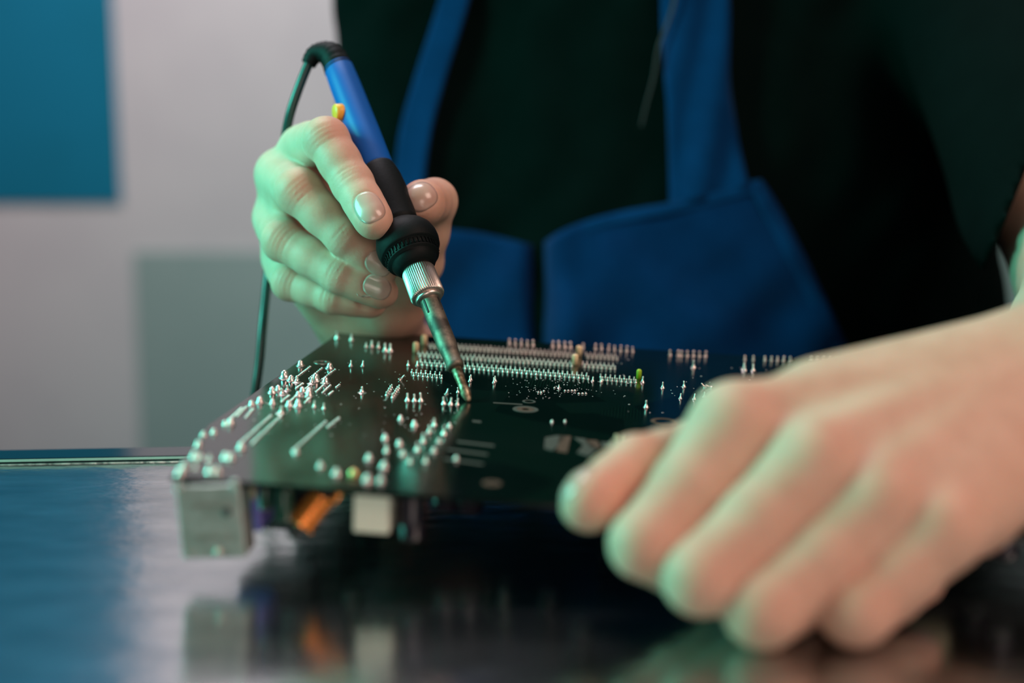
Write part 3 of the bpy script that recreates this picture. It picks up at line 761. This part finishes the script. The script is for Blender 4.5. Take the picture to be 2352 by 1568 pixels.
# ---- right hand (holds the iron) ----------------------------------------------------------
toward = Vector((0, -1, .12))
dA = lambda s_: T0 + iax * s_               # point on the iron axis
rh = dict(W=P(852, 748, .690),
          I=[(P(701, 348, .640), 10.6), (P(750, 322, .598), 9.4), (P(810, 422, .589), 8.6), (P(855, 500, .579), 8.0)],
          M=[(P(648, 402, .650), 10.8), (P(688, 440, .604), 9.8), (P(792, 545, .598), 8.0), (P(872, 606, .602), 7.4)],
          R=[(P(640, 500, .655), 10.2), (P(652, 554, .616), 8.9), (P(780, 631, .604), 7.9), (P(868, 667, .605), 7.3)],
          P=[(P(658, 592, .655), 9.6), (P(668, 648, .628), 8.0), (P(765, 684, .618), 6.9), (P(846, 697, .618), 6.1)],
          T=[(P(900, 700, .668), 14.0), (P(962, 602, .640), 10.6), (P(998, 462, .620), 9.6), (P(970, 466, .602), 9.3)])
def build_right():
    allp = [p for k in 'IMRPT' for p, _ in rh[k]] + [rh['W'], rh['W'] + Vector((.02, .06, -.05))]
    lo = np.min([list(p) for p in allp] + [list(W0) for W0 in (rh['W'] - Vector((.018, .018, .018)), rh['W'].lerp(ELR, .3) + Vector((.025, .015, -.025)))], 0) - .018; hi = np.max([list(p) for p in allp] + [list(rh['W'].lerp(ELR, .3) + Vector((.012, .022, 0)))], 0) + .020
    f = Field(lo, hi, .00062)
    W = rh['W']; backn = Vector((-1, -.05, .25)).normalized()          # the back of the hand faces image left
    palm = f.new()
    order = 'IMRP'; wr = {'I': Vector((.004, 0, .009)), 'M': Vector((-.003, 0, .004)), 'R': Vector((-.006, 0, -.003)), 'P': Vector((-.006, 0, -.010))}
    for q in order:
        m, r = rh[q][0]; f.cone(palm, m, W + wr[q], r * MM * .98, .0125, .008)
    for a, b in zip(order, order[1:]):
        m = (rh[a][0][0] + rh[b][0][0]) / 2; f.cone(palm, m.lerp(W, .12), W, .0085, .012, .008)
    T = rh['T']
    f.cone(palm, T[0][0], W + Vector((.010, 0, 0)), .0145, .0145, .010)
    f.cone(palm, T[0][0], T[1][0], .0145, .0112, .008)
    f.cone(palm, rh['P'][0][0].lerp(W, .35) + Vector((.012, 0, 0)), W + Vector((.004, 0, -.010)), .011, .013, .010)   # hypothenar
    E = ELR
    f.cone(palm, W, W.lerp(E, .30), .0215, .027, .010, ((Vector((0, .35, 1))), .78))
    out_ = palm
    for q, k in (('P', .0028), ('R', .0016), ('M', .0016), ('I', .0016)):
        A = f.new(); pts = [(p, r * MM) for p, r in rh[q]]
        chain(f, A, pts, .0025, .97)
        f.cone(A, pts[0][0], pts[0][0].lerp(pts[1][0], .7), pts[0][1], pts[0][1] * .93, .003)
        # knuckle heads and finger pads
        f.cone(A, pts[1][0] + backn * .0008, pts[1][0] + backn * .0008, pts[1][1] * .97, pts[1][1] * .97, .002)
        tipax = (pts[3][0] - pts[2][0]).normalized()
        f.cone(A, pts[3][0] + tipax * .0022, pts[3][0] - tipax * .004, pts[3][1] * .90, pts[3][1] * .98, .002)
        out_ = np.where(True, smin(out_, A, k), out_)
        # webbing to the palm near the knuckle
        B = f.new(); f.cone(B, pts[0][0], pts[0][0].lerp(pts[1][0], .35), pts[0][1] * 1.0, pts[0][1] * .9, .004)
        out_ = smin(out_, B, .006)
    for a, b in zip(order, order[1:]):          # webs between neighbouring fingers
        B = f.new(); m0 = (rh[a][0][0] + rh[b][0][0]) / 2; m1 = (rh[a][1][0] + rh[b][1][0]) / 2
        f.cone(B, m0, m0.lerp(m1, .42 if a == 'I' else .62), .0088, .0065, .003); out_ = smin(out_, B, .005)
    A = f.new(); pts = [(p, r * MM) for p, r in T[1:]]; chain(f, A, pts, .003, .97)
    tip = T[3][0]; ip = T[2][0]; ta = (tip - ip).normalized()
    f.cone(A, tip, tip + ta * .0016, .0092, .0084, .003)
    out_ = smin(out_, A, .0022)
    # creases and nails
    for q, nv in (('I', toward + Vector((-.3, 0, .25))), ('M', toward + Vector((-.25, 0, .3))), ('R', toward + Vector((-.3, 0, .25))), ('P', toward + Vector((-.3, 0, .2)))):
        p = rh[q]; a1 = p[2][0] - p[1][0]; a2 = p[3][0] - p[2][0]
        groove(f, out_, p[2][0], a2.lerp(a1, .5), nv, .00042, .00055, .010, (-.0018, .0, .0017))
        groove(f, out_, p[1][0].lerp(p[2][0], .10), a1, nv, .00036, .0006, .012, (-.003, -.001, .0012, .0034))
        FLUSH.append((p[1][0] + Vector((0, -.006, .002)), .010, .55)); FLUSH.append((p[3][0], .010, .55)); FLUSH.append((p[2][0], .008, .22))
    for q, nv, hw, hl, sh in (('I', Vector((.22, -1, .10)), .0061, .0073, -.0004), ('M', Vector((.05, -1, .1)), .0052, .0062, -.001), ('R', Vector((.15, -1, .30)), .0050, .0062, -.0005), ('P', Vector((.1, -1, .5)), .0042, .005, 0)):
        p = rh[q]; a = (p[3][0] - p[2][0]).normalized(); nailbed(f, out_, p[3][0] + a * sh, a, nv, hw, hl)
    nailbed(f, out_, tip + Vector((-.0008, 0, .0008)), Vector((-.80, -.25, -.50)), Vector((-.22, -1, .10)), .0066, .0070)
    groove(f, out_, ip + Vector((.0035, -.004, -.002)), ta, Vector((.2, -1, .1)), .0003, .0006, .010, (-.0015, .0012))
    FLUSH.append((tip, .012, .55)); FLUSH.append((W, .035, .40)); FLUSH.append((T[0][0], .02, .5))
    V, Q = surface_nets(out_, f.lo, f.h)
    return relax(V, Q, 2, .5), Q

# ---- left hand (steadies the board) --------------------------------------------------------
lh = dict(W=P(2425, 915, .440),
          I=[(P(1692, 988, .415), 13.4), (P(1482, 1248, .398), 9.8), (P(1560, 1300, .404), 8.2), (P(1650, 1285, .420), 7.4)],
          M=[(P(1872, 1070, .402), 12.8), (P(1612, 1324, .389), 10.5), (P(1705, 1345, .402), 8.4), (P(1790, 1325, .410), 7.6)],
          R=[(P(2020, 1155, .396), 12.4), (P(1752, 1396, .385), 10.7), (P(1850, 1375, .398), 8.0), (P(1930, 1340, .412), 7.4)],
          P=[(P(2155, 1215, .392), 11.6), (P(1965, 1396, .3855), 10.1), (P(2050, 1365, .399), 7.4), (P(2110, 1330, .409), 6.6)],
          T=[(P(1950, 1010, .445), 15.0), (P(1600, 1050, .440), 11.5), (P(1460, 1066, .424), 8.6), (P(1360, 1148, .412), 8.6)])
def build_left():
    allp = [p for k in 'IMRPT' for p, _ in lh[k]] + [lh['W'], lh['W'].lerp(ELL, .46)]
    lo = np.min([list(p) for p in allp], 0) - .040; hi = np.max([list(p) for p in allp], 0) + .040
    f = Field(lo, hi, .00085); W = lh['W']
    palm = f.new(); order = 'IMRP'
    wr = {'I': Vector((0, .003, .012)), 'M': Vector((0, 0, .011)), 'R': Vector((0, -.004, .004)), 'P': Vector((0, -.006, -.003))}
    for q in order:
        m, r = lh[q][0]; f.cone(palm, m, W + wr[q], r * MM * .95, .0150, .010)
    for a, b in zip(order, order[1:]):
        m = (lh[a][0][0] + lh[b][0][0]) / 2; f.cone(palm, m.lerp(W, .15) - Vector((0, 0, .001)), W, .0105, .014, .010)
    T = lh['T']
    f.cone(palm, T[0][0], W, .016, .017, .010); f.cone(palm, T[0][0], T[1][0], .015, .0118, .008)
    f.cone(palm, lh['P'][0][0].lerp(W, .25) + Vector((0, .004, -.006)), W + Vector((0, -.004, -.004)), .013, .0155, .010)
    f.cone(palm, P(1880, 925, .428), W + Vector((0, .003, .012)), .0122, .0150, .010)
    f.cone(palm, W + Vector((0, 0, .002)), W.lerp(ELL, .42), .0228, .0282, .012)
    for q in 'IMR':   # extensor tendons
        m = lh[q][0][0]; f.cone(palm, m + Vector((0, -.004, .009)), m.lerp(W, .6) + Vector((0, -.004, .012)), .0045, .003, .006)
    out_ = palm
    for q, k in (('T', .0025), ('I', .0012), ('M', .0012), ('R', .0012), ('P', .0012)):
        A = f.new(); pts = [(p, r * MM) for p, r in (lh[q] if q != 'T' else lh[q][1:])]
        chain(f, A, pts, .003, .95)
        ta = (pts[-1][0] - pts[-2][0]).normalized(); f.cone(A, pts[-1][0], pts[-1][0] + ta * .002, pts[-1][1], pts[-1][1] * .9, .003)
        if q != 'T':
            kn = pts[0][0] + Vector((-.001, -.003, .002)); f.cone(A, kn, kn, pts[0][1] * .88, pts[0][1] * .88, .004)
        out_ = smin(out_, A, k)
        if q != 'T':
            B = f.new(); f.cone(B, pts[0][0], pts[0][0].lerp(pts[1][0], .22), pts[0][1] * .98, pts[0][1] * .85, .004); out_ = smin(out_, B, .005)
    for q in order:
        p = lh[q]; a1 = p[1][0] - p[0][0]; groove(f, out_, p[1][0], a1, Vector((-.3, -.6, 1)), .0003, .0008, .013, (-.003, 0, .003))
        FLUSH.append((p[1][0], .014, .45)); FLUSH.append((p[0][0] + Vector((0, -.006, .006)), .010, .15)); FLUSH.append((p[3][0], .012, .5))
        a = (p[3][0] - p[2][0]).normalized()
        nailbed(f, out_, p[3][0], a, Vector((-.1, 0, -1)) if q != 'I' else Vector((0, -1, -.6)), .0055, .0062)
    FLUSH.append((T[3][0] + Vector((.006, 0, 0)), .018, .75)); FLUSH.append((T[2][0], .014, .6)); FLUSH.append((T[1][0], .016, .3))
    ta = (T[3][0] - T[2][0]).normalized(); nailbed(f, out_, T[3][0] + ta * .001, ta, Vector((-.8, .1, .75)), .0066, .0075)
    V, Q = surface_nets(out_, f.lo, f.h)
    return relax(V, Q, 2, .5), Q

ELR = Vector((-.058, .905, -.035)); ELL = P(2552, 632, .66)
SHR = Vector((-.050, .95, .275)); SHL = Vector((.280, .93, .272))
CX, CY = .115, .955
def build_core():
    f = Field((-.25, .5, -.9), (.5, 1.25, .48), .006); A = f.new()
    def ell(z0, z1, a, b, k=.03): f.cone(A, (CX, CY, z0), (CX, CY, z1), a, a, k, ((0, 1, 0), b / a))
    f.cone(A, (CX, CY, -.18), (CX, CY, .02), .135, .13, .04, ((0, 1, 0), .70)); f.cone(A, (CX, CY, .02), (CX, CY, .20), .13, .15, .04, ((0, 1, 0), .72))
    f.cone(A, SHR + Vector((.03, 0, 0)), SHL - Vector((.03, 0, 0)), .045, .045, .05)
    f.cone(A, (CX, CY, .25), (CX, CY - .01, .40), .055, .052, .04)
    f.cone(A, (CX, CY - .02, .42), (CX, CY - .025, .44), .075, .07, .02)
    f.cone(A, SHR, ELR, .044, .036, .02); f.cone(A, SHL, ELL, .047, .041, .02)
    W = rh['W']; f.cone(A, ELR, W.lerp(ELR, .22), .036, .0245, .015)
    W = lh['W']; f.cone(A, ELL, W.lerp(ELL, .30), .038, .0245, .015)
    for s_ in (-1, 1):
        f.cone(A, (CX + s_ * .075, CY, -.20), (CX + s_ * .09, CY + .01, -.55), .085, .055, .04); f.cone(A, (CX + s_ * .09, CY + .01, -.55), (CX + s_ * .09, CY + .04, -.85), .055, .035, .02)
        f.cone(A, (CX + s_ * .09, CY + .04, -.868), (CX + s_ * .10, CY - .12, -.872), .032, .024, .02)
    V, Q = surface_nets(A, f.lo, f.h); return relax(V, Q, 3, .5), Q

parts = [build_right(), build_left(), build_core()]
Vs, Qs, o_ = [], [], 0
for V, Q in parts: Vs.append(V); Qs.append(Q + o_); o_ += len(V)
Vall, Qall = np.concatenate(Vs), np.concatenate(Qs)
me = np_mesh('person', Vall, Qall)
fl_ = np.zeros(len(Vall))
for c, r, wgt in FLUSH:
    d2 = ((Vall - np.array(c)) ** 2).sum(1); fl_ = np.maximum(fl_, wgt * np.exp(-d2 / (r * r)))
at = me.attributes.new('flush', 'FLOAT', 'POINT'); at.data.foreach_set('value', fl_.astype(np.float32))
person = link('person', me, M_skin)
tag(person, 'person in a black t-shirt and navy apron, soldering with one hand', 'person')

# nails: thin curved plates laid on the skin
bv = {0: None}
hands_bvh = BVHTree.FromPolygons([tuple(v) for v in np.concatenate([parts[0][0], parts[1][0]])], [tuple(int(i) for i in q) for q in np.concatenate([parts[0][1], parts[1][1] + len(parts[0][0])])])
for c, a, n_, hw, hl in NAILS:
    sd_ = a.cross(n_).normalized(); bm = bmesh.new(); nu, nr = 28, 7; rings = []
    def hit(u, v):
        o = c + sd_ * u + a * v + n_ * .02; h_ = hands_bvh.ray_cast(o, -n_, .03)
        return (h_[0] if h_[0] is not None else c + sd_ * u + a * v)
    ctr = bm.verts.new(hit(0, 0) + n_ * .00042)
    for j in range(1, nr + 1):
        t = j / nr; ring_ = []
        for i in range(nu):
            th = 2 * math.pi * i / nu; cu, cv = math.cos(th), math.sin(th)
            e = 2 / 2.5; u = math.copysign(abs(cu) ** e, cu) * hw * t * .97; v = math.copysign(abs(cv) ** e, cv) * hl * t * .97
            ring_.append(bm.verts.new(hit(u, v) + n_ * (.00042 - .00030 * t ** 6)))
        rings.append(ring_)
    for i in range(nu): bm.faces.new((ctr, rings[0][i], rings[0][(i + 1) % nu]))
    for p, q in zip(rings, rings[1:]):
        for i in range(nu): bm.faces.new((p[i], q[i], q[(i + 1) % nu], p[(i + 1) % nu]))
    bm.normal_update()
    if sum((f.normal.dot(n_) for f in bm.faces)) < 0: bmesh.ops.reverse_faces(bm, faces=bm.faces)
    o = obj('fingernail', bm, M_nail, person)
    md = o.modifiers.new('solid', 'SOLIDIFY'); md.thickness = .0003; md.offset = -1

# ---- clothing ------------------------------------------------------------------------------
def build_shirt():
    f = Field((-.3, .6, -.30), (.6, 1.25, .40), .004); A = f.new()
    f.cone(A, (CX + .011, CY, -.20), (CX + .011, CY, .02), .196, .189, .04, ((0, 1, 0), .61)); f.cone(A, (CX + .011, CY, .02), (CX + .006, CY, .20), .189, .174, .04, ((0, 1, 0), .68))
    f.cone(A, SHR + Vector((.02, 0, -.01)), SHL - Vector((.02, 0, .01)), .062, .062, .06)
    f.cone(A, (CX, CY, .24), (CX, CY, .31), .075, .062, .04)
    f.cone(A, SHR, SHR.lerp(ELR, .62), .060, .060, .03); f.cone(A, SHL, SHL.lerp(ELL, .98), .062, .055, .03)
    X, Y, Z = f.ax[0][:, None, None], f.ax[1][None, :, None], f.ax[2][None, None, :]
    A += (.0022 * np.sin(X * 55 + Z * 38 + 3 * np.sin(Z * 17)) * np.sin(Z * 21 + X * 13 + 1.3) + .0012 * np.sin(X * 130 - Z * 60 + 2 * np.sin(Z * 40))).astype(np.float32)
    # cut the hem and the sleeve openings square
    def cut(pt, n__, near=None):
        g = ((X - pt[0]) * n__[0] + (Y - pt[1]) * n__[1] + (Z - pt[2]) * n__[2]).astype(np.float32)
        if near is not None:
            far = np.sqrt((X - near[0]) ** 2 + (Y - near[1]) ** 2 + (Z - near[2]) ** 2) - near[3]; g = np.minimum(g, -far)
        return np.maximum(A, g)
    A = cut((0, 0, -.26), (0, 0, -1))
    t_ = P(2296, 540, .75); n_ = ray(2272, 600).cross(ray(2345, 420)).normalized(); n_ = n_ if n_.x > 0 else -n_
    g = ((X - t_[0]) * n_[0] + (Y - t_[1]) * n_[1] + (Z - t_[2]) * n_[2]).astype(np.float32)
    near = np.sqrt((X - ELL[0]) ** 2 + (Y - ELL[1]) ** 2 + (Z - ELL[2]) ** 2) < .245
    A = np.where(near, np.maximum(A, g), A)
    V, Q = surface_nets(A, f.lo, f.h); return relax(V, Q, 2, .5), Q
V, Q = build_shirt()
shirt = link('t_shirt', np_mesh('t_shirt', V, Q), M_shirt, person)
sbvh = BVHTree.FromPolygons([tuple(v) for v in V], [tuple(int(i) for i in q) for q in Q])
bm = bmesh.new()
for s_ in (-1, 1):
    tube(bm, [Vector((CX + s_ * .075, CY, -.22)), Vector((CX + s_ * .09, CY + .01, -.55)), Vector((CX + s_ * .09, CY + .04, -.83))], lambda f: .102 - .04 * f, 28)
obj('trousers', bm, M_trouser, person)
bm = bmesh.new()
for s_ in (-1, 1):
    x = CX + s_ * .095; add_box(bm, (x, CY - .04, -.885), (.085, .25, .028), .01); add_box(bm, (x, CY - .02, -.855), (.075, .19, .04), .016)
obj('shoes', bm, M_blackp, person)

def front_y(x, z, guess=.84):
    h_ = sbvh.ray_cast(Vector((x, .3, z)), Vector((0, 1, 0)), 1.5)
    return h_[0].y if h_[0] is not None else CY
def cloth_pt(px, py, lift):
    d = .84
    for _ in range(3):
        q = P(px, py, d); y = front_y(q.x, q.z); d += (y - q.y)
    q = P(px, py, d); return Vector((q.x, q.y - lift, q.z))
def sheet(name, rows_, m, parent, lift=.006, fold=None, thick=.0016, sm=6):
    """rows_ : list of lists of pixel points -> a cloth sheet lying on the shirt"""
    G = np.array([[list(cloth_pt(x, y, lift)) for x, y in r] for r in rows_])
    Yv = G[:, :, 1].copy()
    for _ in range(sm):
        Yp = np.pad(Yv, 1, mode='edge'); Yv = np.minimum((Yp[2:, 1:-1] + Yp[:-2, 1:-1] + Yp[1:-1, 2:] + Yp[1:-1, :-2] + 4 * Yv) / 8, G[:, :, 1] + .001)
    bm = bmesh.new(); vs = []
    for i in range(G.shape[0]):
        vs.append([bm.verts.new((G[i, j, 0], Yv[i, j] + (fold(rows_[i][j][0], rows_[i][j][1]) if fold else 0), G[i, j, 2])) for j in range(G.shape[1])])
    for i in range(len(vs) - 1):
        for j in range(len(vs[0]) - 1): bm.faces.new((vs[i][j], vs[i + 1][j], vs[i + 1][j + 1], vs[i][j + 1]))
    o = obj(name, bm, m, parent); md = o.modifiers.new('solid', 'SOLIDIFY'); md.thickness = thick; md.offset = 1 if True else -1
    return o
def interp(pts, n_):
    c = catmull([Vector((x, y, 0)) for x, y in pts], 12); L = [0]
    for a, b in zip(c, c[1:]): L.append(L[-1] + (b - a).length)
    out_ = []
    for i in range(n_):
        s_ = L[-1] * i / (n_ - 1); k = max(0, min(len(L) - 2, int(np.searchsorted(L, s_)) - 1)); t = (s_ - L[k]) / max(1e-9, L[k + 1] - L[k]); q = c[k].lerp(c[k + 1], t); out_.append((q.x, q.y))
    return out_
apron = empty('apron'); apron.parent = person
top = interp([(880, 492), (1000, 520), (1100, 532), (1190, 552), (1240, 566), (1285, 528), (1360, 500), (1450, 478), (1540, 462), (1640, 438), (1742, 410)], 90)
NR = 56
rowsb = []
for i in range(NR):
    t = i / (NR - 1); lx = 880 - 90 * t ** .8; rx = 1742 + 490 * t ** .87
    row = []
    for j, (x, y) in enumerate(top):
        s_ = (x - 880) / (1742 - 880); row.append((lx + (rx - lx) * s_, y + (1500 - y) * t))
    rowsb.append(row)
def bib_fold(x, y):
    v = .0
    v += .019 * math.exp(-((x - 1238 - (y - 560) * .02) / 22) ** 2) * (1 - .5 * min(1, max(0, (y - 560) / 500)))   # central valley
    v += -.004 * math.exp(-((x - 1290 - (y - 560) * .05) / 40) ** 2)
    d = (x - 1560) * .62 - (y - 640) * .78
    v += .0035 * math.sin(d / 34) * math.exp(-(((x - 1620) / 260) ** 2 + ((y - 720) / 190) ** 2))
    v += .0022 * math.sin((x + .5 * y) / 46 + 1.2 * math.sin(y / 130)) * min(1, max(0, (y - 600) / 100))
    return v
sheet('bib', rowsb, M_apron, apron, .007, bib_fold)
# hem bands sewn on the bib edges
def band(name, pts, wpx, m, lift, n_=50, inward=(0, 1)):
    c = interp(pts, n_); r = []
    for k in range(5): r.append([(x + inward[0] * wpx * k / 4, y + inward[1] * wpx * k / 4) for x, y in c])
    return sheet(name, r, m, apron, lift, None, .0012, 2)
band('edge_hem', [(1742, 412), (1790, 505), (1850, 620), (1915, 745), (1970, 850)], 34, M_apron2, .0085, 40, (-1, .1))
band('top_hem', [(1290, 528), (1360, 502), (1450, 480), (1540, 464), (1640, 440), (1738, 414)], 26, M_apron2, .0085, 50, (0.05, 1))
# straps
def strap(name, Lp, Rp, fold=None, lift=.007):
    n_ = 46; a = interp(Lp, n_); b = interp(Rp, n_); r = []
    for i in range(n_): r.append([(a[i][0] + (b[i][0] - a[i][0]) * k / 9, a[i][1] + (b[i][1] - a[i][1]) * k / 9) for k in range(10)])
    return sheet(name, r, M_apron2, apron, lift, fold, .002, 3)
strap('strap', [(1075, -240), (1012, 0), (955, 180), (918, 320), (905, 500)], [(1130, -240), (1080, 0), (1025, 180), (988, 330), (968, 525)])
strap('strap', [(1500, -240), (1515, 0), (1522, 120), (1528, 260), (1536, 475)], [(1650, -240), (1672, 0), (1668, 180), (1688, 300), (1716, 432)], lambda x, y: .002 * math.sin(x / 17 + y / 90))
# thin loose neck cord hanging over the strap
pts = catmull([cloth_pt(x, y, .013) for x, y in ((1562, -140), (1544, 0), (1527, 60), (1508, 110), (1496, 180), (1480, 240), (1468, 290))], 8)
bm = bmesh.new(); tube(bm, pts, lambda f: .0011 - .0006 * f, 8)
M_string = mat('grey_string', (.03, .027, .03), .8); n = tex_noise(M_string, 800, 2); add_bump(M_string, n.outputs[0], .3, .0002)
obj('neck_cord', bm, M_string, person)
